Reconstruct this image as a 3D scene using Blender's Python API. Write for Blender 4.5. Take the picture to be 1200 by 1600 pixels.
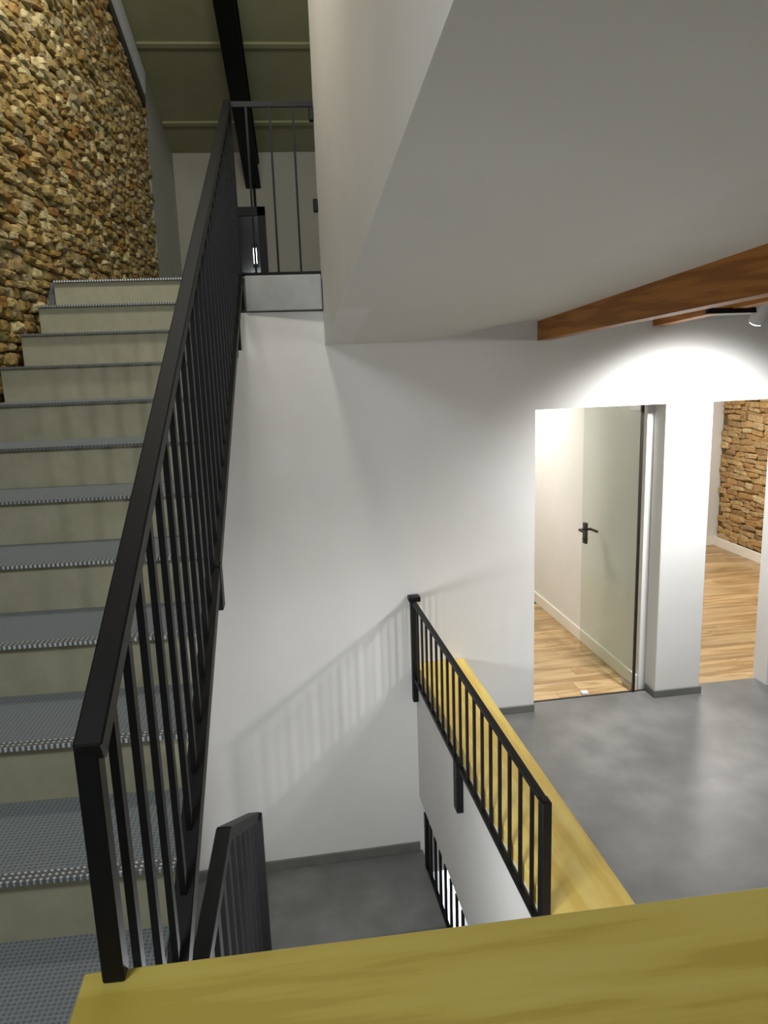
import bpy, bmesh, math, random
from mathutils import Matrix, Vector
for o in list(bpy.data.objects): bpy.data.objects.remove(o)
scene = bpy.context.scene
COL = scene.collection
random.seed(7)

# ------------------------------------------------------------------ camera
F = 1190.0
EYE = Vector((0, 0, 2.60))
dn = Vector((200.0, 5800.0, F)).normalized()                 # world down, seen from the camera (x right, y down, z forward)
vx = -122.0
vy = (-F * F - vx * 200.0) / 5800.0
dy = Vector((vx, vy, F)).normalized()                        # along the upper flight
dx = dn.cross(dy)
Mcw = Matrix((dx, dy, -dn))                                  # camera -> world
Rb = Mcw @ Matrix(((1, 0, 0), (0, -1, 0), (0, 0, -1)))
cam_data = bpy.data.cameras.new('camera')
cam_data.sensor_fit = 'VERTICAL'
cam_data.sensor_height = 32.0
cam_data.lens = 32.0 * F / 1600.0
cam_data.clip_start = 0.02
cam = bpy.data.objects.new('camera', cam_data)
COL.objects.link(cam)
cam.matrix_world = Matrix.Translation(EYE) @ Rb.to_4x4()
scene.camera = cam

# ------------------------------------------------------------------ world, exposure, lamps of the place, added fill light
scene.view_settings.view_transform = 'Standard'
scene.view_settings.look = 'None'
scene.view_settings.gamma = 1.0
scene.view_settings.use_curve_mapping = False
scene.view_settings.exposure = 0.0
world = bpy.data.worlds.new('world')
scene.world = world
world.use_nodes = True
bg = world.node_tree.nodes['Background']
bg.inputs[0].default_value = (0.90, 0.95, 1.0, 1)
bg.inputs[1].default_value = 0.45

PHI = math.atan(0.065)
MB_FRAME = Matrix.Translation((0, 4.98, 0)) @ Matrix.Rotation(PHI, 4, 'Z')   # the right-hand building stands a few degrees askew
ID = Matrix.Identity(4)

def light(name, kind, loc, energy, color=(1, 1, 1), radius=0.05, target=None, angle=100, blend=0.6, size=None, frame=ID):
    d = bpy.data.lights.new(name, kind)
    d.energy = energy
    d.color = color
    if kind == 'AREA':
        d.shape = 'RECTANGLE'
        d.size, d.size_y = size
    else:
        d.shadow_soft_size = radius
    if kind == 'SPOT':
        d.spot_size = math.radians(angle)
        d.spot_blend = blend
    o = bpy.data.objects.new(name, d)
    COL.objects.link(o)
    p = frame @ Vector(loc)
    o.location = p
    if target is not None:
        t = frame @ Vector(target)
        o.rotation_euler = (t - p).to_track_quat('-Z', 'Y').to_euler()
    return o

light('key_spot_light', 'SPOT', (3.42, -8.0, 2.98), 300, (1, 0.98, 0.95), 0.08, (0.1, 0, 0.9), 36, 0.6, frame=MB_FRAME)
light('second_spot_light', 'SPOT', (3.42, -4.6, 2.92), 95, (1, 0.98, 0.95), 0.10, (0.75, -1.6, 0.45), 52, 0.9, frame=MB_FRAME)
light('wall_spot_light', 'SPOT', (2.58, -0.80, 2.66), 300, (1, 0.99, 1.0), 0.10, (2.62, 0.0, 0.95), 134, 1.0, frame=MB_FRAME)
light('room_lamp_light', 'AREA', (1.6, 2.2, 2.70), 40, (1, 0.96, 0.9), size=(0.5, 0.5), target=(1.6, 2.2, 0), frame=MB_FRAME)
light('far_room_lamp_light', 'AREA', (4.2, 2.4, 2.70), 62, (1, 0.97, 0.93), size=(0.5, 0.5), target=(4.2, 2.4, 0), frame=MB_FRAME)
light('stair_lamp_light', 'AREA', (-0.40, 3.4, 5.9), 105, (1.0, 0.98, 0.92), size=(0.5, 0.5), target=(-1.5, 4.8, 4.6))
light('landing_fill_light', 'AREA', (-1.15, -0.3, 4.6), 66, (0.90, 0.95, 1.0), size=(0.6, 0.6), target=(0.1, 1.2, 2.2))  # added fill from behind the viewer, no such lamp known
light('under_landing_lamp_light', 'SPOT', (-0.12, -3.2, 0.74), 95, (0.95, 0.97, 1.0), 0.10, (0.05, 0.0, -0.62), 84, 0.8, frame=MB_FRAME)
light('under_landing_globe_light', 'POINT', (-0.12, -3.15, 0.76), 34, (0.95, 0.97, 1.0), 0.08, frame=MB_FRAME)
light('basement_lamp_light', 'POINT', (0.90, 0.9, -2.2), 26, (0.85, 0.9, 1.0), 0.08, frame=MB_FRAME)

# ------------------------------------------------------------------ materials
def lin(c):
    out = []
    for v in c:
        v /= 255.0
        out.append(v / 12.92 if v <= 0.04045 else ((v + 0.055) / 1.055) ** 2.4)
    return tuple(out) + (1.0,)

class Mat:
    def __init__(s, name):
        s.m = bpy.data.materials.new(name)
        s.m.use_nodes = True
        s.nt = s.m.node_tree
        s.b = s.nt.nodes['Principled BSDF']
        s.out = s.nt.nodes['Material Output']
    def n(s, typ, **kw):
        nd = s.nt.nodes.new(typ)
        for k, v in kw.items():
            setattr(nd, k, v)
        return nd
    def l(s, a, b):
        s.nt.links.new(a, b)
    def coord(s, kind='Object', scale=(1, 1, 1), rot=(0, 0, 0)):
        tc = s.n('ShaderNodeTexCoord')
        mp = s.n('ShaderNodeMapping')
        mp.inputs['Scale'].default_value = scale
        mp.inputs['Rotation'].default_value = rot
        s.l(tc.outputs[kind], mp.inputs['Vector'])
        return mp.outputs['Vector']
    def noise(s, vec, scale, detail=4, rough=0.6):
        t = s.n('ShaderNodeTexNoise')
        t.inputs['Scale'].default_value = scale
        t.inputs['Detail'].default_value = detail
        t.inputs['Roughness'].default_value = rough
        s.l(vec, t.inputs['Vector'])
        return t.outputs['Fac']
    def ramp(s, fac, stops):
        r = s.n('ShaderNodeValToRGB')
        e = r.color_ramp.elements
        while len(e) < len(stops): e.new(0.5)
        for i, (p, c) in enumerate(stops):
            e[i].position = p
            e[i].color = c if len(c) == 4 else lin(c)
        s.l(fac, r.inputs['Fac'])
        return r.outputs['Color']
    def bump(s, h, strength=0.2, dist=0.01):
        b = s.n('ShaderNodeBump')
        b.inputs['Strength'].default_value = strength
        b.inputs['Distance'].default_value = dist
        s.l(h, b.inputs['Height'])
        s.l(b.outputs['Normal'], s.b.inputs['Normal'])
    def set(s, **kw):
        for k, v in kw.items():
            s.b.inputs[k.replace('_', ' ')].default_value = v
        return s

def mottled(name, c1, c2, scale=3.0, rough=0.6, bump=0.1, bscale=60, spec=0.5, metal=0.0, stretch=(1, 1, 1)):
    m = Mat(name)
    v = m.coord('Object', stretch)
    col = m.ramp(m.noise(v, scale), [(0.3, c1), (0.7, c2)])
    m.l(col, m.b.inputs['Base Color'])
    m.set(Roughness=rough, Metallic=metal)
    m.b.inputs['Specular IOR Level'].default_value = spec
    if bump: m.bump(m.noise(v, bscale, 6), bump, 0.004)
    return m.m

PLASTER = mottled('white_plaster', (214, 213, 208), (222, 221, 217), 1.2, 0.75, 0.12, 45, 0.3)
SOFFIT = mottled('soffit_plaster', (212, 211, 203), (219, 218, 211), 0.9, 0.8, 0.1, 30, 0.2)
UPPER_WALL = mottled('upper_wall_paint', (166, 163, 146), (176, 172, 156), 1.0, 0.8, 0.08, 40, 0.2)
CEIL_OLIVE = mottled('olive_ceiling_board', (150, 149, 112), (160, 158, 124), 2.0, 0.8, 0.1, 30, 0.2)
CEIL_BATTEN = mottled('pale_olive_batten', (150, 148, 110), (160, 158, 118), 3, 0.7, 0.05)
BLACK = mottled('black_painted_steel', (8, 8, 9), (12, 12, 13), 8, 0.5, 0.05, 120, 0.25)
SHADOW_STRIP = mottled('shadow_gap_strip', (52, 50, 36), (64, 60, 44), 6, 0.8, 0.1)  # shade between stone top and pale board, put into the colour
SKIRT = mottled('grey_skirting', (98, 99, 94), (112, 112, 106), 4, 0.5, 0.05)
WHITE_SKIRT = mottled('white_skirting', (226, 222, 210), (234, 230, 220), 4, 0.45, 0.02)
RISER = mottled('olive_beige_riser', (150, 147, 122), (163, 159, 134), 9.0, 0.75, 0.2, 90, 0.3)
SLAB_EDGE = mottled('grey_landing_edge', (150, 151, 148), (170, 171, 168), 5, 0.35, 0.08, 50, 0.5)
MORTAR = mottled('stone_mortar', (98, 82, 48), (120, 100, 62), 9, 0.95, 0.4, 40, 0.1)
CHROME = mottled('brushed_steel', (150, 150, 150), (170, 170, 170), 12, 0.3, 0.02, 80, 0.5, 0.9)
DARK_METAL = mottled('dark_bronze_handle', (52, 48, 44), (66, 62, 56), 12, 0.35, 0.02, 80, 0.5, 0.6)
WHITE_METAL = mottled('white_lamp_shell', (228, 228, 228), (236, 236, 236), 5, 0.4, 0.0)

def concrete():
    m = Mat('polished_grey_concrete')
    v = m.coord('Object')
    big = m.noise(v, 1.5, 5, 0.55)
    fine = m.noise(v, 5.0, 3, 0.5)
    mix = m.n('ShaderNodeMath', operation='MULTIPLY_ADD')
    m.l(fine, mix.inputs[0]); mix.inputs[1].default_value = 0.35; m.l(big, mix.inputs[2])
    m.l(m.ramp(mix.outputs[0], [(0.45, (96, 96, 94)), (0.68, (112, 112, 110)), (0.9, (132, 132, 129))]), m.b.inputs['Base Color'])
    r = m.n('ShaderNodeMapRange'); m.l(fine, r.inputs['Value'])
    r.inputs['To Min'].default_value = 0.32; r.inputs['To Max'].default_value = 0.36
    m.l(r.outputs['Result'], m.b.inputs['Roughness'])
    return m.m
CONCRETE = concrete()

def dotted(name, base, dot, scale, lo, hi, metal, rough, bump):
    m = Mat(name)
    v = m.coord('Object', (1, 1, 0.0))
    vo = m.n('ShaderNodeTexVoronoi')
    vo.inputs['Scale'].default_value = scale
    vo.inputs['Randomness'].default_value = 0.0
    m.l(v, vo.inputs['Vector'])
    col = m.ramp(vo.outputs['Distance'], [(lo, dot), (hi, base)])
    m.l(col, m.b.inputs['Base Color'])
    m.set(Roughness=rough, Metallic=metal)
    inv = m.n('ShaderNodeMath', operation='SUBTRACT'); inv.inputs[0].default_value = 1.0
    m.l(vo.outputs['Distance'], inv.inputs[1])
    m.bump(inv.outputs[0], bump, 0.006)
    return m.m
TREAD = dotted('perforated_steel_tread', (128, 134, 136), (98, 103, 106), 80.0, 0.22, 0.42, 0.15, 0.5, 0.25)
NOSING = dotted('punched_metal_nosing', (112, 115, 116), (222, 226, 226), 66.0, 0.16, 0.32, 0.4, 0.35, 0.6)

def wood(name, dark, mid, light_, axis, gscale=7.0, rough=0.4, stretch=0.07, per_island=False, bump=0.05):
    m = Mat(name)
    sc = [1, 1, 1]; sc[axis] = stretch
    tc = m.n('ShaderNodeTexCoord')
    mp = m.n('ShaderNodeMapping'); mp.inputs['Scale'].default_value = sc
    m.l(tc.outputs['Object'], mp.inputs['Vector'])
    vec = mp.outputs['Vector']
    oi = m.n('ShaderNodeObjectInfo')
    off = m.n('ShaderNodeVectorMath', operation='ADD')
    sc2 = m.n('ShaderNodeMath', operation='MULTIPLY'); sc2.inputs[1].default_value = 37.0
    m.l(oi.outputs['Random'], sc2.inputs[0])
    m.l(vec, off.inputs[0]); m.l(sc2.outputs[0], off.inputs[1])
    vec = off.outputs[0]
    g = m.noise(vec, gscale, 6, 0.55)
    w = m.n('ShaderNodeMath', operation='MULTIPLY'); m.l(g, w.inputs[0]); w.inputs[1].default_value = 9.0
    s = m.n('ShaderNodeMath', operation='PINGPONG'); m.l(w.outputs[0], s.inputs[0]); s.inputs[1].default_value = 1.0
    fine = m.noise(vec, gscale * 9, 3, 0.6)
    mx = m.n('ShaderNodeMath', operation='MULTIPLY_ADD'); m.l(fine, mx.inputs[0]); mx.inputs[1].default_value = 0.5; m.l(s.outputs[0], mx.inputs[2])
    col = m.ramp(mx.outputs[0], [(0.15, light_), (0.75, mid), (1.25 if False else 1.0, dark)])
    if per_island:
        hsv = m.n('ShaderNodeHueSaturation')
        mr = m.n('ShaderNodeMapRange'); m.l(oi.outputs['Random'], mr.inputs['Value'])
        mr.inputs['To Min'].default_value = 0.82; mr.inputs['To Max'].default_value = 1.12
        m.l(mr.outputs['Result'], hsv.inputs['Value']); m.l(col, hsv.inputs['Color'])
        col = hsv.outputs['Color']
    m.l(col, m.b.inputs['Base Color'])
    m.set(Roughness=rough)
    m.bump(fine, bump, 0.002)
    return m.m
PINE = wood('yellow_pine_board', (174, 152, 64), (184, 165, 76), (190, 173, 88), 0, 5.0, 0.42, 0.10)
PINE_CAP = wood('yellow_pine_capping', (226, 192, 92), (234, 204, 106), (240, 214, 124), 1, 5.0, 0.42, 0.10)
OAK = wood('oak_laminate', (160, 128, 86), (180, 150, 106), (194, 166, 122), 0, 9.0, 0.33, 0.06, True)
BEAM = wood('orange_timber_beam', (146, 88, 24), (166, 106, 36), (180, 120, 46), 1, 8.0, 0.55, 0.07)

def stone_mat(name, stops):
    m = Mat(name)
    oi = m.n('ShaderNodeObjectInfo'); ge = m.n('ShaderNodeNewGeometry')
    ad = m.n('ShaderNodeMath', operation='ADD'); m.l(oi.outputs['Random'], ad.inputs[0]); m.l(ge.outputs['Random Per Island'], ad.inputs[1])
    fr = m.n('ShaderNodeMath', operation='FRACT'); m.l(ad.outputs[0], fr.inputs[0])
    base = m.ramp(fr.outputs[0], stops)
    tc = m.n('ShaderNodeTexCoord')
    geo = ge.outputs['Position']
    n1 = m.noise(geo, 26.0, 6, 0.65)
    hsv = m.n('ShaderNodeHueSaturation')
    mr = m.n('ShaderNodeMapRange'); m.l(n1, mr.inputs['Value'])
    mr.inputs['From Min'].default_value = 0.3; mr.inputs['From Max'].default_value = 0.7
    mr.inputs['To Min'].default_value = 0.62; mr.inputs['To Max'].default_value = 1.2
    m.l(mr.outputs['Result'], hsv.inputs['Value']); m.l(base, hsv.inputs['Color'])
    m.l(hsv.outputs['Color'], m.b.inputs['Base Color'])
    m.set(Roughness=0.9)
    m.b.inputs['Specular IOR Level'].default_value = 0.15
    m.bump(m.noise(geo, 55.0, 5, 0.7), 0.6, 0.012)
    return m.m
STONE = stone_mat('ochre_rubble_stone', [(0.0, (170, 148, 94)), (0.2, (142, 116, 62)), (0.4, (188, 166, 112)), (0.58, (146, 106, 54)),
                                         (0.72, (154, 144, 108)), (0.86, (210, 192, 142)), (1.0, (112, 100, 60))])
STONE_ROOM = stone_mat('tan_ledge_stone', [(0.0, (184, 152, 102)), (0.25, (166, 130, 84)), (0.5, (196, 168, 122)), (0.75, (148, 118, 80)), (1.0, (206, 182, 138))])

def glass():
    m = Mat('clear_glass')
    nt = m.nt
    nt.nodes.remove(m.b)
    tr = m.n('ShaderNodeBsdfTransparent'); tr.inputs[0].default_value = (0.90, 0.925, 0.90, 1)
    gl = m.n('ShaderNodeBsdfGlossy'); gl.inputs['Roughness'].default_value = 0.02
    fr = m.n('ShaderNodeFresnel'); fr.inputs['IOR'].default_value = 1.5
    mx = m.n('ShaderNodeMixShader')
    ge = m.n('ShaderNodeNewGeometry'); sb_ = m.n('ShaderNodeMath', operation='SUBTRACT'); sb_.inputs[0].default_value = 1.0; m.l(ge.outputs['Backfacing'], sb_.inputs[1])
    ml = m.n('ShaderNodeMath', operation='MULTIPLY'); m.l(fr.outputs[0], ml.inputs[0]); m.l(sb_.outputs[0], ml.inputs[1])
    m.l(ml.outputs[0], mx.inputs[0]); m.l(tr.outputs[0], mx.inputs[1]); m.l(gl.outputs[0], mx.inputs[2])
    m.l(mx.outputs[0], m.out.inputs['Surface'])
    return m.m
GLASS = glass()
def dark_glass():
    m = Mat('dark_glazing').set(Roughness=0.08)
    m.b.inputs['Base Color'].default_value = lin((26, 25, 22))
    return m.m
DARK_GLASS = dark_glass()
def emit(name, c, s):
    m = Mat(name)
    m.b.inputs['Base Color'].default_value = (0.9, 0.9, 0.9, 1)
    m.b.inputs['Emission Color'].default_value = c + (1,)
    m.b.inputs['Emission Strength'].default_value = s
    return m.m
LAMP_GLOW = emit('lamp_glow', (1, 0.98, 0.94), 14.0)
DIFFUSER = emit('lamp_diffuser', (1, 0.96, 0.9), 5.0)
GLINT = emit('small_lamp_glow', (1, 1, 1), 6.0)

# ------------------------------------------------------------------ geometry helpers
class MB:
    """collects shapes, then links them as ONE mesh object"""
    def __init__(s): s.bm = bmesh.new()
    def box(s, x0, x1, y0, y1, z0, z1, bev=0.0, seg=1):
        r = bmesh.ops.create_cube(s.bm, size=1.0)
        for v in r['verts']:
            v.co = Vector(((x0 + x1) / 2 + v.co.x * (x1 - x0), (y0 + y1) / 2 + v.co.y * (y1 - y0), (z0 + z1) / 2 + v.co.z * (z1 - z0)))
        if bev:
            es = list({e for v in r['verts'] for e in v.link_edges})
            bmesh.ops.bevel(s.bm, geom=es, offset=bev, segments=seg, affect='EDGES', profile=0.5)
        return s
    def bar(s, p, q, w, h, side=(1, 0, 0), bev=0.0):
        """bar from p to q; w along 'side', h across"""
        p, q = Vector(p), Vector(q)
        d = (q - p).normalized()
        sd = Vector(side); sd = (sd - d * sd.dot(d)).normalized()
        up = d.cross(sd)
        vs = []
        for c in (p, q):
            for a, b in ((-1, -1), (1, -1), (1, 1), (-1, 1)):
                vs.append(s.bm.verts.new(c + sd * (a * w / 2) + up * (b * h / 2)))
        fs = [s.bm.faces.new([vs[i] for i in f]) for f in ((0, 1, 2, 3), (7, 6, 5, 4), (0, 4, 5, 1), (1, 5, 6, 2), (2, 6, 7, 3), (3, 7, 4, 0))]
        if bev:
            es = list({e for f in fs for e in f.edges})
            bmesh.ops.bevel(s.bm, geom=es, offset=bev, segments=1, affect='EDGES')
        return s
    def cyl(s, p, q, r, n=16, r2=None):
        p, q = Vector(p), Vector(q)
        d = (q - p)
        rot = d.to_track_quat('Z', 'Y').to_matrix().to_4x4()
        bmesh.ops.create_cone(s.bm, cap_ends=True, segments=n, radius1=r, radius2=r if r2 is None else r2, depth=d.length,
                              matrix=Matrix.Translation((p + q) / 2) @ rot)
        return s
    def prism(s, pts, axis, a, b):
        """polygon pts in the two other axes, extruded from a to b along axis"""
        def mk(p, t):
            c = [0, 0, 0]; k = 0
            for i in range(3):
                if i == axis: c[i] = t
                else: c[i] = p[k]; k += 1
            return s.bm.verts.new(c)
        A = [mk(p, a) for p in pts]; B = [mk(p, b) for p in pts]
        s.bm.faces.new(A); s.bm.faces.new(list(reversed(B)))
        n = len(pts)
        for i in range(n):
            s.bm.faces.new((A[i], B[i], B[(i + 1) % n], A[(i + 1) % n]))
        return s
    def mesh(s, name, mat, smooth=False):
        bmesh.ops.recalc_face_normals(s.bm, faces=s.bm.faces)
        me = bpy.data.meshes.new(name)
        s.bm.to_mesh(me); s.bm.free()
        me.materials.append(mat)
        if smooth:
            for p in me.polygons: p.use_smooth = True
        return me
    def build(s, name, mat, parent=None, frame=ID, smooth=False):
        return put(name, s.mesh(name, mat, smooth), parent, frame)

def put(name, me, parent=None, mw=ID):
    o = bpy.data.objects.new(name, me)
    COL.objects.link(o)
    if parent is not None:
        o.parent = parent
        o.matrix_parent_inverse = parent['_inv_loc'] if False else INV[parent.name]
    o.matrix_basis = mw
    INV[o.name] = (mw).inverted() if parent is None else (mw).inverted()
    return o
INV = {}
def thing(name, label, cat, loc, group=None, frame=ID):
    o = bpy.data.objects.new(name, None)
    COL.objects.link(o)
    p = frame @ Vector(loc)
    o.location = p
    o.empty_display_size = 0.1
    INV[o.name] = Matrix.Translation(-p)
    o['label'] = label; o['category'] = cat
    if group: o['group'] = group
    return o
def tag(o, label, cat, group=None):
    o['label'] = label; o['category'] = cat
    if group: o['group'] = group
    return o
def struct(o, label=None):
    o['kind'] = 'structure'
    if label: o['label'] = label
    return o

# ------------------------------------------------------------------ measured layout
T, RS, D0, Z0 = 0.335, 0.16884, 1.648, 1.424        # going, rise, first nosing, its height
def nos(k): return D0 + T * k, Z0 + RS * k
YT, ZT = nos(10)
XL = -1.55                                          # face of the stone wall
def rx(y): return -0.335 - (y - 1.05) * 0.0127      # plane of the stair railing
LOW = -1.02                                         # lower landing
YF = 10.65                                          # far wall of the upper landing
def ceil_z(y): return 5.985 - 0.315 * (y - 8.206)   # pitched ceiling above the stairs
def L_edge(v): return 2.68 - 0.19 * v               # lower edge of the bulkhead
def P2(v): return 2.79 - 0.07 * v                   # ceiling over the grey floor
def sst(a, b, x):
    t = min(1, max(0, (x - a) / (b - a))); return t * t * (3 - 2 * t)
def soffit_z(u, v):
    s = sst(-1.5, 0, v)
    w = (1 - s) * min(1, max(0, 1 - (u - 0.135) / 0.85)) + s * (1 - sst(0.7, 1.55, u))
    return P2(v) + w * (L_edge(v) - P2(v))

# ------------------------------------------------------------------ floors
B = MB_FRAME
m = MB()
m.box(0.68, 6.2, -9.5, 0.14, -0.28, 0.0)
floor = struct(m.build('floor', CONCRETE, None, B), 'polished grey concrete floor of the open level')
m = MB(); m.box(-2.2, 0.672, -1.02, 0.0, LOW - 0.2, LOW)
struct(m.build('floor_lower', CONCRETE, None, B), 'dark grey concrete landing at the bottom of the stairwell')
m = MB(); m.box(-1.75, 1.0, -2.5, 0.76, 1.02, 1.255); m.box(-1.75, -0.40, 0.76, D0 + 0.02, 1.02, 1.255)
struct(m.build('floor_landing', TREAD), 'perforated grey half landing at the foot of the upper flight')
m = MB(); m.box(XL - 0.2, 4.0, YT + 0.04, YF, ZT - 0.215, ZT - 0.004)
struct(m.build('floor_upper', CONCRETE), 'upper landing floor slab')

# timber floors of the two rooms: individual boards on a base
def plank_floor(name, u0, u1, v0, v1, label):
    m = MB(); m.box(u0, u1, v0, v1, -0.25, -0.012)
    fl = struct(m.build(name, MORTAR, None, B), label)
    wv = 0.128; L = 1.28
    me = MB(); me.box(-L / 2 + 0.001, L / 2 - 0.001, -wv / 2 + 0.001, wv / 2 - 0.001, -0.012, 0.0, 0.0015)
    plank = me.mesh('plank', OAK)
    r = 0; v = v0 + wv / 2
    while v + wv / 2 <= v1 + 1e-6:
        u = u0 - random.random() * L * 0.9
        while u < u1:
            a, b = max(u, u0), min(u + L, u1)
            if b - a > 0.08:
                put('plank', plank, fl, B @ Matrix.Translation(((a + b) / 2, v, 0)) @ Matrix.Diagonal(((b - a) / L, 1, 1, 1)))
            u += L
        v += wv; r += 1
    return fl
plank_floor('floor_room', 0.9, 2.44, 0.14, 4.0, 'oak laminate floor behind the glass door')
plank_floor('floor_far_room', 2.86, 5.64, 0.14, 4.0, 'oak laminate floor of the room with the stone wall')

# ------------------------------------------------------------------ walls of the right-hand building
HEAD = 2.205
m = MB()
m.box(-0.42, 1.535, 0, 0.16, LOW - 0.2, 2.89); m.box(-2.2, -0.42, 0, 0.16, LOW - 0.2, 2.62)
m.box(1.535, 6.2, 0, 0.16, HEAD, 2.89)
m.box(3.42, 6.2, 0, 0.16, -0.25, HEAD)
struct(m.build('wall_back', PLASTER, None, B), 'white plastered wall at the far side of the stairwell')
m = MB(); m.box(2.495, 2.855, 0, 0.16, -0.2, HEAD, 0.004)
struct(m.build('wall_pillar', PLASTER, None, B), 'white pillar between the glass door and the open doorway')
m = MB(); m.box(2.445, 2.86, 0.165, 4.15, -0.2, 2.75)
struct(m.build('wall_partition', PLASTER, None, B), 'white partition between the two timber-floored rooms')
m = MB(); m.box(0.75, 2.44, 4.0, 4.15, -0.2, 2.75); m.box(2.865, 5.64, 4.0, 4.15, -0.2, 2.75)
struct(m.build('wall_rooms_back', PLASTER, None, B))
m = MB(); m.box(0.75, 0.9, 0.165, 3.995, -0.2, 2.75)
struct(m.build('wall_room_side', PLASTER, None, B))
m = MB(); m.box(0.75, 5.9, 0.165, 4.15, 2.755, 2.85)
struct(m.build('ceiling_rooms', SOFFIT, None, B))
m = MB(); m.box(6.2, 6.3, -9.5, 0.16, -0.28, 3.8); m.box(1.1, 6.3, -9.6, -9.5, -0.28, 3.8)
struct(m.build('wall_open_level', PLASTER, None, B), 'white walls closing the open level on the right')
# parapet on the right of the stairwell
m = MB(); m.box(0.66, 0.985, -3.75, -0.002, -0.58, 0.384)
struct(m.build('wall_parapet', PLASTER, None, B), 'low white parapet along the stairwell')
# deep wall of the lower level seen under the parapet
m = MB(); m.box(1.10, 1.2, -2.6, 2.4, -3.0, -0.29); m.box(0.66, 1.10, 2.3, 2.4, -3.0, -0.6)
struct(m.build('wall_basement', PLASTER, None, B))
m = MB(); m.box(0.40, 1.099, -2.6, 2.29, -3.1, -2.95)
struct(m.build('floor_basement', CONCRETE, None, B))
# parapet below the foreground board
PA = Matrix.Translation((0, 1.068, 0)) @ Matrix.Rotation(0.030, 4, 'Z')
m = MB(); m.box(-0.375, 0.93, -0.29, -0.02, 0.3, 1.642)
struct(m.build('wall_landing_parapet', PLASTER, None, PA), 'low parapet of the half landing')

# bulkhead: vertical wall above the sloping edge
m = MB()
vs = [0.03, -1, -2, -3, -4, -5.5]
poly = [(v, L_edge(v)) for v in vs] + [(-5.5, 8.2), (0.03, 8.2)]
m.prism(poly, 0, 0.125, 0.30)
struct(m.build('wall_bulkhead', PLASTER, None, B), 'white upper wall beside the stairs with a raking lower edge')
# curved soffit / ceiling over the grey floor
m = MB()
US = [0.13 + 0.0610714 * i for i in range(26)] + [2.0, 2.6, 3.4, 4.4, 5.4, 6.2]
VS = [0.0 - 0.12 * i for i in range(26)] + [-3.6, -4.4, -5.5, -7.0, -9.5]
grid = [[m.bm.verts.new((u, v, soffit_z(u, v))) for v in VS] for u in US]
top = [[m.bm.verts.new((u, v, soffit_z(u, v) + 0.10)) for v in VS] for u in US]
for i in range(len(US) - 1):
    for j in range(len(VS) - 1):
        m.bm.faces.new((grid[i][j], grid[i + 1][j], grid[i + 1][j + 1], grid[i][j + 1])).smooth = True
        m.bm.faces.new((top[i][j], top[i][j + 1], top[i + 1][j + 1], top[i + 1][j]))
for j in range(len(VS) - 1):
    for g in (0, -1):
        m.bm.faces.new((grid[g][j], grid[g][j + 1], top[g][j + 1], top[g][j]))
for i in range(len(US) - 1):
    for g in (0, -1):
        m.bm.faces.new((grid[i][g], top[i][g], top[i + 1][g], grid[i + 1][g]))
for j in range(10, len(VS) - 1):
    e = m.bm.edges.get((grid[14][j], grid[14][j + 1]))
    if e: e.smooth = False
struct(m.build('ceiling', SOFFIT, None, B), 'pale curved soffit sloping down to the far wall')

# skirtings
def skirt(name, boxes, mat, frame):
    m = MB()
    for b in boxes: m.box(*b, 0.003)
    return struct(m.build(name, mat, None, frame))
skirt('baseboard_back', [(1.03, 1.537, -0.014, 0.0, 0.0, 0.055)], SKIRT, B)
skirt('baseboard_pillar', [(2.482, 2.868, -0.014, 0.0, 0, 0.055), (2.482, 2.495, 0.0, 0.14, 0, 0.055)], SKIRT, B)
skirt('baseboard_lower', [(-1.2, 0.655, -0.016, 0.0, LOW, LOW + 0.075)], SKIRT, B)
skirt('baseboard_room', [(2.425, 2.445, 0.18, 4.0, 0, 0.11)], WHITE_SKIRT, B)
skirt('baseboard_far_room', [(2.87, 5.58, 3.982, 4.0, 0, 0.12)], WHITE_SKIRT, B)
skirt('baseboard_stone', [(5.50, 5.525, 0.2, 3.98, 0, 0.12)], WHITE_SKIRT, B)

# ------------------------------------------------------------------ stone walls
def stone_mesh(seed, mat):
    rnd = random.Random(seed)
    bm = bmesh.new()
    n = 8
    base = [(-.5, -.3), (-.42, -.5), (.40, -.5), (.5, -.28), (.5, .30), (.38, .5), (-.40, .5), (-.5, .26)]
    base = [(x + rnd.uniform(-.06, .06), y + rnd.uniform(-.07, .07)) for x, y in base]
    rings = []
    for dpt, s in ((0.0, 1.0), (0.62, 1.0), (1.0, 0.72)):
        rings.append([bm.verts.new((dpt * (1 + rnd.uniform(-.14, .14) if dpt else 1), x * s + rnd.uniform(-.02, .02), y * s)) for x, y in base])
    for a, b in ((0, 1), (1, 2)):
        for i in range(n):
            bm.faces.new((rings[a][i], rings[a][(i + 1) % n], rings[b][(i + 1) % n], rings[b][i]))
    c = bm.verts.new((1.08 + rnd.uniform(-.1, .15), rnd.uniform(-.15, .15), rnd.uniform(-.15, .15)))
    for i in range(n):
        bm.faces.new((rings[2][i], rings[2][(i + 1) % n], c))
    bmesh.ops.recalc_face_normals(bm, faces=bm.faces)
    me = bpy.data.meshes.new('stone')
    bm.to_mesh(me); bm.free()
    me.materials.append(mat)
    return me

def pix(P):
    c = Mcw.transposed() @ (Vector(P) - EYE)
    if c.z < 0.1: return None
    return 600 + F * c.x / c.z, 800 + F * c.y / c.z, c.z

def courses(a0, a1, z0, z1, hmin, hmax, wmin, wmax, rnd, keep):
    out = []
    z = z0
    while z < z1:
        h = rnd.uniform(hmin, hmax)
        a = a0 - rnd.random() * wmax
        while a < a1:
            w = rnd.uniform(wmin, wmax)
            ac, zc = a + w / 2, z + h / 2 + rnd.uniform(-.008, .008)
            if keep(ac, zc, w, h): out.append((ac, zc, w, h * rnd.uniform(.92, 1.12)))
            a += w
        z += h
    return out

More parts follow.
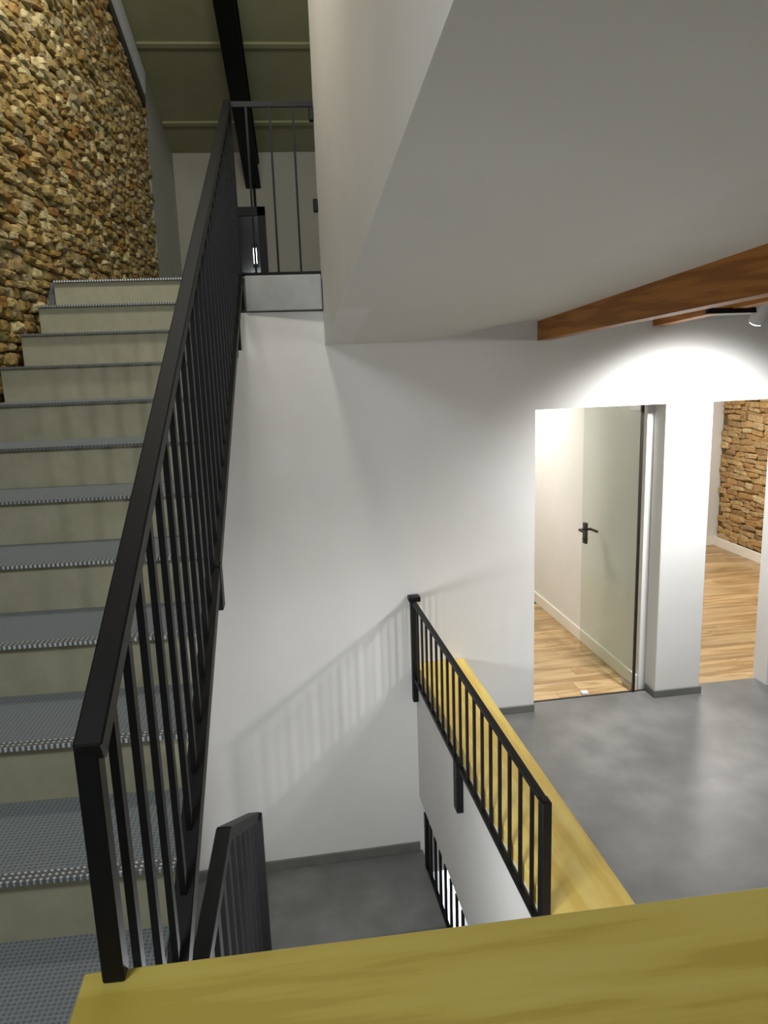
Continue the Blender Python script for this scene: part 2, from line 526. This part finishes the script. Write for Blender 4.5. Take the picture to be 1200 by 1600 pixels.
def build_stones(parent, spots, frame, mat, depth, limit, rnd, seed0, name='stone'):
    """spots: (along, z, w, h); in 'frame' x is the wall normal, y runs along it"""
    meshes = [stone_mesh(seed0 + i, mat) for i in range(9)]
    rows = []
    for a, z, w, h in spots:
        d = rnd.uniform(*depth)
        mt = frame @ Matrix.Translation((0, a, z)) @ Matrix.Rotation(rnd.uniform(-.13, .13), 4, 'X') @ Matrix.Diagonal((d, w * .97, h * .98, 1))
        p = pix(mt.translation)
        score = 0
        if p and -20 < p[0] < 1220 and -20 < p[1] < 1620: score = w * h / p[2] ** 2 / p[2]
        rows.append((score, mt, rnd.choice(meshes)))
    rows.sort(key=lambda r: -r[0])
    for sc_, mt, me in rows[:limit]:
        put(name, me, parent, mt)
    rest = rows[limit:]
    if rest:
        vs, fs = [], []
        for sc_, mt, me in rest:
            o = len(vs)
            vs += [tuple(mt @ v.co) for v in me.vertices]
            fs += [tuple(o + i for i in p.vertices) for p in me.polygons]
        me = bpy.data.meshes.new('stonework')
        me.from_pydata(vs, [], fs); me.materials.append(mat)
        o = put('stonework', me, parent)
        o['kind'] = 'stuff'

def stone_top(y): return 5.70 - 0.316 * (y - 7.495)
YS = 8.97
m = MB()
m.prism([(-1.0, -1.2), (YS, -1.2), (YS, stone_top(YS)), (-1.0, stone_top(-1.0))], 0, XL - 0.25, XL - 0.035)
wl = struct(m.build('wall_left', MORTAR), 'rough ochre rubble stone wall beside the stairs')
rnd = random.Random(3)
def keepL(a, z, w, h):
    if a + w / 2 > YS + 0.02 or z > stone_top(a) - 0.02: return False
    fl = 1.20 if a < D0 - 0.1 else min(ZT - 0.02, Z0 + RS * math.floor((a - D0) / T) - 0.22)
    return z > fl
spots = courses(1.0, YS, 1.2, 7.4, 0.036, 0.070, 0.07, 0.19, rnd, keepL)
build_stones(wl, spots, Matrix.Translation((XL - 0.045, 0, 0)), STONE, (0.028, 0.066), 300, rnd, 100)

m = MB(); m.box(5.56, 5.75, 0.165, 3.995, -0.2, 2.75)
wr = struct(m.build('wall_right', MORTAR, None, B), 'tan ledge stone wall in the far room')
rnd = random.Random(5)
spots = courses(1.55, 3.97, 0.115, 2.45, 0.05, 0.085, 0.12, 0.34, rnd, lambda a, z, w, h: a < 3.99)
spots = [(min(a, (a - w / 2 + 3.99) / 2) if a + w / 2 > 3.99 else a, z, min(w, 3.99 - a + w / 2), h) for a, z, w, h in spots]
build_stones(wr, spots, B @ Matrix.Translation((5.56, 0, 0)) @ Matrix.Rotation(math.pi, 4, 'Z') @ Matrix.Diagonal((1, -1, 1, 1)), STONE_ROOM, (0.02, 0.05), 300, rnd, 300)

# ------------------------------------------------------------------ upper landing shell
m = MB()
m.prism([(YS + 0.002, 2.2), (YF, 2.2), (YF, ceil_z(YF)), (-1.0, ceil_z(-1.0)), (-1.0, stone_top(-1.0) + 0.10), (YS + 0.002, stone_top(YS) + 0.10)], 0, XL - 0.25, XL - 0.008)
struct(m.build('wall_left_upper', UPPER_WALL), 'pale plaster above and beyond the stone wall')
m = MB(); m.bar((XL - 0.02, -1.0, stone_top(-1.0) + 0.055), (XL - 0.02, YS - 0.02, stone_top(YS - 0.02) + 0.055), 0.06, 0.10)  # dark strip laid in as the shadow line above the stones
struct(m.build('trim_1', SHADOW_STRIP), 'dark strip put in for the shadow line along the top of the stone wall')
m = MB(); m.bar((XL + 0.005, -1.0, stone_top(-1.0) + 0.25), (XL + 0.005, YS - 0.02, stone_top(YS - 0.02) + 0.25), 0.04, 0.24)
struct(m.build('trim_2', PLASTER), 'pale raking board under the dark ceiling')
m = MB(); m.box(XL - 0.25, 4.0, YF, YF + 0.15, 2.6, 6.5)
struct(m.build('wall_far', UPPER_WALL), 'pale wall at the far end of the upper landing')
cl = MB()
cl.bar((1.0, 1.0, ceil_z(1.0) + 0.10), (1.0, YF + 0.15, ceil_z(YF + 0.15) + 0.10), 6.0, 0.10)
cl = struct(cl.build('ceiling_upper', CEIL_OLIVE), 'dark olive pitched ceiling above the stairs')
seams = [8.78 - 1.26 * i for i in range(-2, 6)]
for i, y in enumerate(seams[:-1]):
    y1, y0 = min(y, YF), seams[i + 1]
    m = MB(); m.bar((1.0, y0 + 0.012, ceil_z(y0 + 0.012) + 0.03), (1.0, y1 - 0.012, ceil_z(y1 - 0.012) + 0.03), 5.2, 0.05)
    m.build('panel', CEIL_OLIVE, cl)
for y in seams[1:-1]:
    m = MB(); m.bar((1.0, y - 0.03, ceil_z(y - 0.03) - 0.008), (1.0, y + 0.03, ceil_z(y + 0.03) - 0.008), 5.1, 0.03)
    m.build('batten', CEIL_BATTEN, cl)

sb = thing('steel_beam', 'black steel rafter running down under the dark pitched ceiling', 'beam', (-0.56, YF, 4.7))
m = MB()
for off, w, h in ((-0.42, 0.19, 0.03), (-0.12, 0.19, 0.03)):
    m.bar((-0.56, 1.5, ceil_z(1.5) + off), (-0.56, YF - 0.005, ceil_z(YF - 0.005) + off), w, h)
m.build('flange', BLACK, sb)
m = MB(); m.bar((-0.56, 1.5, ceil_z(1.5) - 0.27), (-0.56, YF - 0.005, ceil_z(YF - 0.005) - 0.27), 0.09, 0.30)
m.build('web', BLACK, sb)
m = MB(); m.cyl((-0.55, YF - 0.02, 4.55), (-0.55, YF - 0.02, 4.80), 0.018, 10)
m.build('conduit', BLACK, sb)

# dark glazed door of the upper landing
dr = struct(thing('door_1', 'black framed dark glazed door at the far end of the upper landing', 'door', (-0.68, YF - 0.04, ZT)))
del dr['category']
m = MB()
x0, x1, zt = -1.02, -0.43, 4.55
m.box(x0, x0 + 0.09, YF - 0.07, YF - 0.002, ZT, zt); m.box(x1 - 0.10, x1, YF - 0.07, YF - 0.002, ZT, zt); m.box(x0, x1, YF - 0.07, YF - 0.002, zt - 0.11, zt)
m.build('door_frame', BLACK, dr)
m = MB(); m.box(x0 + 0.09, x1 - 0.10, YF - 0.045, YF - 0.02, ZT, zt - 0.11)
m.build('pane', DARK_GLASS, dr)
lp = thing('wall_lamp', 'small narrow lit lamp shining on the dark glazed door', 'lamp', (-0.59, YF - 0.055, 3.93))
m = MB(); m.box(-0.625, -0.555, YF - 0.052, YF - 0.046, 3.80, 4.10, 0.002); m.build('back_plate', BLACK, lp)
m = MB(); m.box(-0.612, -0.57, YF - 0.085, YF - 0.053, 3.84, 4.04, 0.01, 2); m.build('lamp_tube', GLINT, lp)

# ------------------------------------------------------------------ upper flight
st = thing('staircase', 'olive and grey stair flight with punched metal nosings beside the stone wall', 'staircase', (-0.95, D0, 1.255))
XR = -0.372
def xr(y): return rx(y) - 0.045
XW = XL + 0.042
m = MB()
prof = []
for k in range(0, 11):
    y, z = nos(k)
    prof += [(y + 0.035, z - RS - 0.012), (y + 0.035, z - 0.012)]
prof[-2] = (YT + 0.037, ZT - RS - 0.012); prof[-1] = (YT + 0.037, ZT - 0.03); prof.append((YT + 0.037, ZT - 0.26))
slope = RS / T
prof += [(D0 + 0.3, 1.0 - 0.02), (D0 + 0.035, 1.0 - 0.02)]
m.prism(prof, 0, XW, -0.425)
m.build('flight_slab', PLASTER, st)
for k in range(0, 11):
    y, z = nos(k)
    m = MB(); m.box(XW, rx(y) - 0.030, y + 0.018, y + 0.036, z - RS, z - 0.008)
    m.build('riser', RISER, st)
    if k < 10:
        m = MB(); m.box(XW, rx(y) - 0.030, y + 0.037, y + T + 0.018, z - 0.02, z)
        host = m.build('tread', TREAD, st)
    else: host = st
    m = MB()
    m.prism([(y, z - 0.008), (y, z + 0.003), (y + 0.036, z + 0.003), (y + 0.036, z - 0.006), (y + 0.006, z - 0.006), (y + 0.006, z - 0.008)], 0, XW, rx(y) - 0.030)
    m.build('nosing', NOSING, host)
# edge beam of the landing to the right of the flight
le = MB(); le.box(-0.352, 0.12, YT - 0.055, YT + 0.012, ZT - 0.215, ZT - 0.002, 0.006)
tag(le.build('landing_edge', SLAB_EDGE), 'grey steel edge of the upper landing right of the stairs', 'edge beam')

# ------------------------------------------------------------------ railings
def balusters(parent, pts, w=0.012, d=0.022):
    """pts: (base point, height); one shared unit bar"""
    m = MB(); m.box(-w / 2, w / 2, -d / 2, d / 2, 0, 1)
    me = m.mesh('baluster', BLACK)
    for p, h, fr in pts:
        put('baluster', me, parent, fr @ Matrix.Translation(p) @ Matrix.Diagonal((1, 1, h, 1)))

# stair railing
H0, HS = 2.074, 0.5165
def hz(y): return H0 + (y - 1.05) * HS
def bz(y): return Z0 + (y - D0) * RS / T + 0.005
sr = thing('stair_railing', 'tall black steel railing climbing the upper flight from the pine board', 'railing', (rx(1.05), 1.05, 1.68))
m = MB(); m.bar((rx(1.05) - 0.006, 1.045, 1.681), (rx(1.05) - 0.006, 1.045, H0 + 0.003), 0.033, 0.032, (1, 0, 0), 0.002); m.build('newel_post', BLACK, sr)
YE = 4.97
m = MB(); m.bar((rx(1.03), 1.028, hz(1.028)), (rx(YE), YE, hz(YE)), 0.041, 0.036, (1, 0, 0), 0.003); m.build('handrail', BLACK, sr)
m = MB(); m.bar((rx(1.30), 1.30, bz(1.30)), (rx(YE), YE, bz(YE)), 0.046, 0.05, (1, 0, 0), 0.002); m.build('bottom_rail', BLACK, sr)
pts = []
y = 1.155
while y < YE - 0.05:
    b = max(bz(y), 1.24); pts.append(((rx(y), y, b), hz(y) - b - 0.01, ID)); y += 0.14
balusters(sr, pts, 0.014, 0.024)
for y in (2.58, 4.36):
    m = MB(); m.box(rx(y) - 0.018, rx(y) + 0.026, y - 0.03, y + 0.03, bz(y) - 0.14, bz(y) + 0.02, 0.002); m.build('fixing_plate', BLACK, sr)
m = MB(); m.box(rx(YE) - 0.02, rx(YE) + 0.02, YE - 0.02, YE + 0.02, ZT - 0.2, hz(YE) + 0.005); m.build('end_post', BLACK, sr)

# landing railing
lr = thing('landing_railing', 'thin black railing along the edge of the upper landing', 'railing', (-0.14, YT + 0.0, ZT))
ZR = 4.103
m = MB(); m.bar((-0.372, YT + 0.02, ZR), (0.155, YT + 0.02, ZR), 0.02, 0.03, (0, 1, 0)); m.build('handrail', BLACK, lr)
m = MB(); m.bar((-0.372, YT + 0.02, ZT + 0.012), (0.155, YT + 0.02, ZT + 0.012), 0.02, 0.022, (0, 1, 0)); m.build('bottom_rail', BLACK, lr)
balusters(lr, [((x, YT + 0.02, ZT + 0.01), ZR - ZT - 0.02, ID) for x in (-0.28, -0.14, 0.0)], 0.013, 0.013)
for z in (ZR - 0.05, ZT + 0.42):
    m = MB(); m.box(0.095, 0.125, YT - 0.0, YT + 0.045, z - 0.045, z + 0.03, 0.004); m.build('wall_bracket', BLACK, lr)

# railing along the right of the stairwell
wrl = thing('parapet_railing', 'low black railing fixed along the inside of the pine-capped parapet', 'railing', (0.64, -1.25, 0.1), None, B)
RU, RT, RB = 0.642, 0.938, 0.372
m = MB(); m.bar((RU, -2.53, RT), (RU, -0.01, RT), 0.024, 0.03, (1, 0, 0), 0.002); m.build('handrail', BLACK, wrl, B)
m = MB(); m.bar((RU, -2.50, RB), (RU, -0.03, RB), 0.022, 0.028, (1, 0, 0), 0.002); m.build('bottom_rail', BLACK, wrl, B)
for v, zb, w in ((-0.045, 0.20, 0.05), (-2.515, 0.10, 0.05)):
    m = MB(); m.box(RU - 0.018, RU + 0.018, v - w / 2, v + w / 2, zb, RT + 0.012, 0.002); m.build('post', BLACK, wrl, B)
m = MB(); m.box(RU - 0.02, RU + 0.018, -1.26, -1.185, 0.09, RB + 0.02, 0.002); m.build('fixing_plate', BLACK, wrl, B)
m = MB(); m.box(RU - 0.03, RU + 0.05, -0.075, -0.002, RT + 0.0, RT + 0.035, 0.004); m.build('wall_bracket', BLACK, wrl, B)
balusters(wrl, [((RU, -2.515 + 0.137 * i, RB), RT - RB, B) for i in range(1, 18)], 0.013, 0.018)

# railing of the lower flight, seen from above on the left
lo = thing('lower_railing', 'short black railing top rising below the stair railing by the pine board', 'railing', (-0.34, 2.6, -0.2))
XQ = -0.325
hp = [(2.97, 0.69), (2.12, 1.19), (1.20, 1.20)]
for i in range(2):
    m = MB(); m.bar((XQ, hp[i][0], hp[i][1]), (XQ, hp[i + 1][0], hp[i + 1][1]), 0.045, 0.04, (1, 0, 0), 0.002); m.build('handrail', BLACK, lo)
m = MB(); m.box(XQ - 0.01, XQ + 0.034, 2.93, 2.99, -0.75, 0.70, 0.003); m.build('end_post', BLACK, lo)
m = MB(); m.bar((XQ, 2.97, -0.20), (XQ, 2.12, 0.30), 0.03, 0.04); m.build('bottom_rail', BLACK, lo)
pts = []
for i in range(1, 13):
    y = 2.97 - 0.14 * i
    if y > 2.12: h1 = 0.69 + (2.97 - y) / 0.85 * 0.5; b1 = -0.20 + (2.97 - y) / 0.85 * 0.5
    else: h1, b1 = 1.2, 0.02
    pts.append(((XQ, y, b1), h1 - b1 - 0.01, ID))
balusters(lo, pts, 0.020, 0.05)

# railing seen in the gap below the parapet
gr = thing('gap_railing', 'black balusters in the gap below the white parapet at the lower landing', 'railing', (0.66, -0.6, LOW), None, B)
m = MB(); m.box(0.650, 0.676, -0.245, -0.195, LOW + 0.002, -0.582, 0.002); m.build('post', BLACK, gr, B)
m = MB(); m.box(0.652, 0.672, -1.9, -0.2, LOW + 0.015, LOW + 0.04); m.build('bottom_rail', BLACK, gr, B)
balusters(gr, [((0.662, -0.22 - 0.14 * i, LOW + 0.03), 0.405, B) for i in range(1, 12)], 0.014, 0.03)

# ------------------------------------------------------------------ lower flight
lf = thing('lower_flight', 'grey lower flight rising from the lower landing toward the viewer', 'staircase', (0.15, -1.02, LOW), None, B)
for k in range(6):
    m = MB(); v = -1.02 - 0.285 * k
    m.box(-0.36, 0.635, v - 0.30, v, LOW - 0.1 + 0.0, LOW + 0.17 * (k + 1), 0.004)
    m.build('step', CONCRETE, lf, B)

# ------------------------------------------------------------------ pine boards
fb = MB(); fb.box(-0.392, 0.96, -0.36, 0.0, 1.642, 1.680, 0.004, 2)
tag(fb.build('parapet_board', PINE, None, PA), 'wide yellow pine board right below the camera at the bottom of the photo', 'board')
cb = MB(); cb.box(0.664, 1.008, -3.72, -0.002, 0.385, 0.466, 0.004, 2)
tag(cb.build('parapet_board', PINE_CAP, None, B), 'yellow pine capping along the parapet beside the grey floor', 'board')

# ------------------------------------------------------------------ timber beams of the ceiling
for i, (u, lab) in enumerate(((1.545, 'thick orange timber ceiling beam ending above the white wall by the glass door'),
                              (2.37, 'thinner looking timber ceiling beam behind, beside the spotlight'), (3.20, 'timber ceiling beam at the right edge'))):
    if i == 2: continue
    m = MB()
    dep = 0.125 if i == 0 else 0.055
    m.prism([(-0.001, P2(0) - dep), (-0.001, P2(0) + 0.012), (-9.0, P2(-9.0) + 0.012), (-9.0, P2(-9.0) - dep - (0.2 if i == 0 else 0.03))], 0, u, u + 0.09)
    tag(m.build('timber_beam', BEAM, None, B), lab, 'beam', 'timber ceiling beams')

# ------------------------------------------------------------------ track spotlight
def spotlight(loc, target, label, group, arm_u=None):
    p, t = Vector(loc), Vector(target)
    d = (t - p).normalized()
    s = thing('track_spotlight', label, 'spotlight', loc, group, B)
    m = MB(); m.cyl(p - d * 0.15, p - d * 0.012, 0.042, 20); m.build('lamp_body', WHITE_METAL, s, B)
    m = MB(); m.cyl(p - d * 0.014, p - d * 0.006, 0.036, 20); m.build('lens', LAMP_GLOW, s, B)
    q = p - d * 0.09
    zc = P2(q.y)
    m = MB(); m.cyl(q, (q.x, q.y, zc - 0.03), 0.010, 10); m.build('stem', BLACK, s, B)
    if arm_u:
        m = MB(); m.bar((arm_u, q.y, q.z + 0.0), (q.x + 0.03, q.y, q.z + 0.0), 0.03, 0.03, (0, 1, 0)); m.build('track', BLACK, s, B)
        m = MB(); m.cyl((arm_u + 0.03, q.y, q.z), (arm_u + 0.03, q.y, zc), 0.008, 10); m.build('stem', BLACK, s, B)
    else:
        m = MB(); m.cyl((q.x, q.y, zc - 0.035), (q.x, q.y, zc + 0.002), 0.05, 16); m.build('ceiling_rose', BLACK, s, B)
    return s
spotlight((2.56, -0.83, 2.71), (2.62, 0.0, 1.45), 'white spotlight on a black track at the right edge near the wall', 'spotlights', 2.22)
spotlight((3.42, -8.0, 3.02), (0.3, 0, 0.9), 'white spotlight on the ceiling behind the viewer, furthest from the wall', 'spotlights')
spotlight((3.42, -4.6, 2.96), (0.75, -1.6, 0.45), 'white spotlight on the ceiling to the right of the viewer', 'spotlights')

gl = thing('wall_lamp', 'small lamp on a black wall arm in the stairwell, hidden below the pine board', 'lamp', (-0.12, -3.2, 0.9), None, B)
m = MB(); m.cyl((-0.12, -3.2, 0.86), (-0.12, -3.2, 0.97), 0.05, 16, 0.03); m.build('lamp_base', WHITE_METAL, gl, B)
m = MB(); m.cyl((0.088, 1.046, 0.95), (0.088, 1.79, 0.95), 0.012, 10); m.build('wall_arm', BLACK, gl)
# ceiling lamps in the rooms, added pendants above the stairs and half landing
def panel_lamp(u, v, z, s, label, frame):
    t = thing('ceiling_lamp', label, 'lamp', (u, v, z), 'ceiling lamps', frame)
    m = MB(); m.box(u - s / 2, u + s / 2, v - s / 2, v + s / 2, z - 0.03, z, 0.004); m.build('housing', WHITE_METAL, t, frame)
    m = MB(); m.box(u - s / 2 + 0.03, u + s / 2 - 0.03, v - s / 2 + 0.03, v + s / 2 - 0.03, z - 0.036, z - 0.03); m.build('diffuser', DIFFUSER, t, frame)
panel_lamp(1.6, 2.2, 2.755, 0.6, 'square ceiling lamp in the room behind the glass door', B)
panel_lamp(4.2, 2.4, 2.755, 0.6, 'square ceiling lamp in the room with the stone wall', B)
def pendant(x, y, z, ztop, label):  # added unseen fixtures dressing the lights over stairs and half landing
    t = thing('added_pendant', label, 'lamp', (x, y, z), 'added pendants')
    m = MB(); m.cyl((x, y, z + 0.02), (x, y, z + 0.16), 0.26, 24, 0.06); m.build('lamp_shade', BLACK, t)
    m = MB(); m.cyl((x, y, z + 0.16), (x, y, ztop), 0.006, 8); m.build('cable', BLACK, t)
pendant(-0.40, 3.4, 5.93, ceil_z(3.4) + 0.06, 'added unseen black pendant for the light high above the stair flight')
pendant(-1.15, -0.3, 4.63, 6.2, 'added unseen black pendant for the fill light above the half landing')

# ------------------------------------------------------------------ glass door, ajar
ang = math.radians(86)
HG = B @ Matrix.Translation((2.385, 0.12, 0)) @ Matrix.Rotation(math.pi - ang, 4, 'Z')
gd = thing('glass_door', 'frameless glass door standing open against the white room wall', 'door', (2.385, 0.12, 0), None, B)
m = MB(); m.box(0.01, 0.86, -0.005, 0.005, 0.008, HEAD - 0.01, 0.001); m.build('pane', GLASS, gd, HG)
m = MB(); m.box(0.0, 0.012, -0.010, 0.010, 0.004, HEAD - 0.004); m.build('hinge_profile', DARK_METAL, gd, HG)
for z0, z1 in ((0.004, 0.05), (HEAD - 0.055, HEAD - 0.006)):
    m = MB(); m.box(0.012, 0.15, -0.013, 0.013, z0, z1, 0.002); m.build('patch_fitting', CHROME, gd, HG)
hd = MB()
hd.box(0.785, 0.835, -0.012, 0.012, 0.99, 1.17, 0.003)
hd = hd.build('lock_plate', DARK_METAL, gd, HG)
m = MB()
for s in (-1, 1):
    m.cyl((0.81, 0, 1.11), (0.81, s * 0.055, 1.11), 0.011, 12)
    m.bar((0.822, s * 0.052, 1.11), (0.70, s * 0.052, 1.11), 0.016, 0.02, (0, 1, 0), 0.003)
m.build('lever_handle', DARK_METAL, hd, HG)
m = MB()
m.cyl((0.81, -0.018, 1.03), (0.81, 0.018, 1.03), 0.017, 14); m.build('keyhole', DARK_METAL, hd, HG)
fs = MB(); fs.box(1.985, 2.035, 0.155, 0.20, 0.0, 0.022, 0.004)
tag(fs.build('door_stop', WHITE_METAL, None, B), 'small white door stop on the timber floor by the glass door', 'door stop')
th = MB(); th.box(1.54, 2.49, 0.128, 0.146, -0.001, 0.004)
struct(th.build('trim_3', DARK_METAL, None, B), 'thin metal threshold under the glass door')
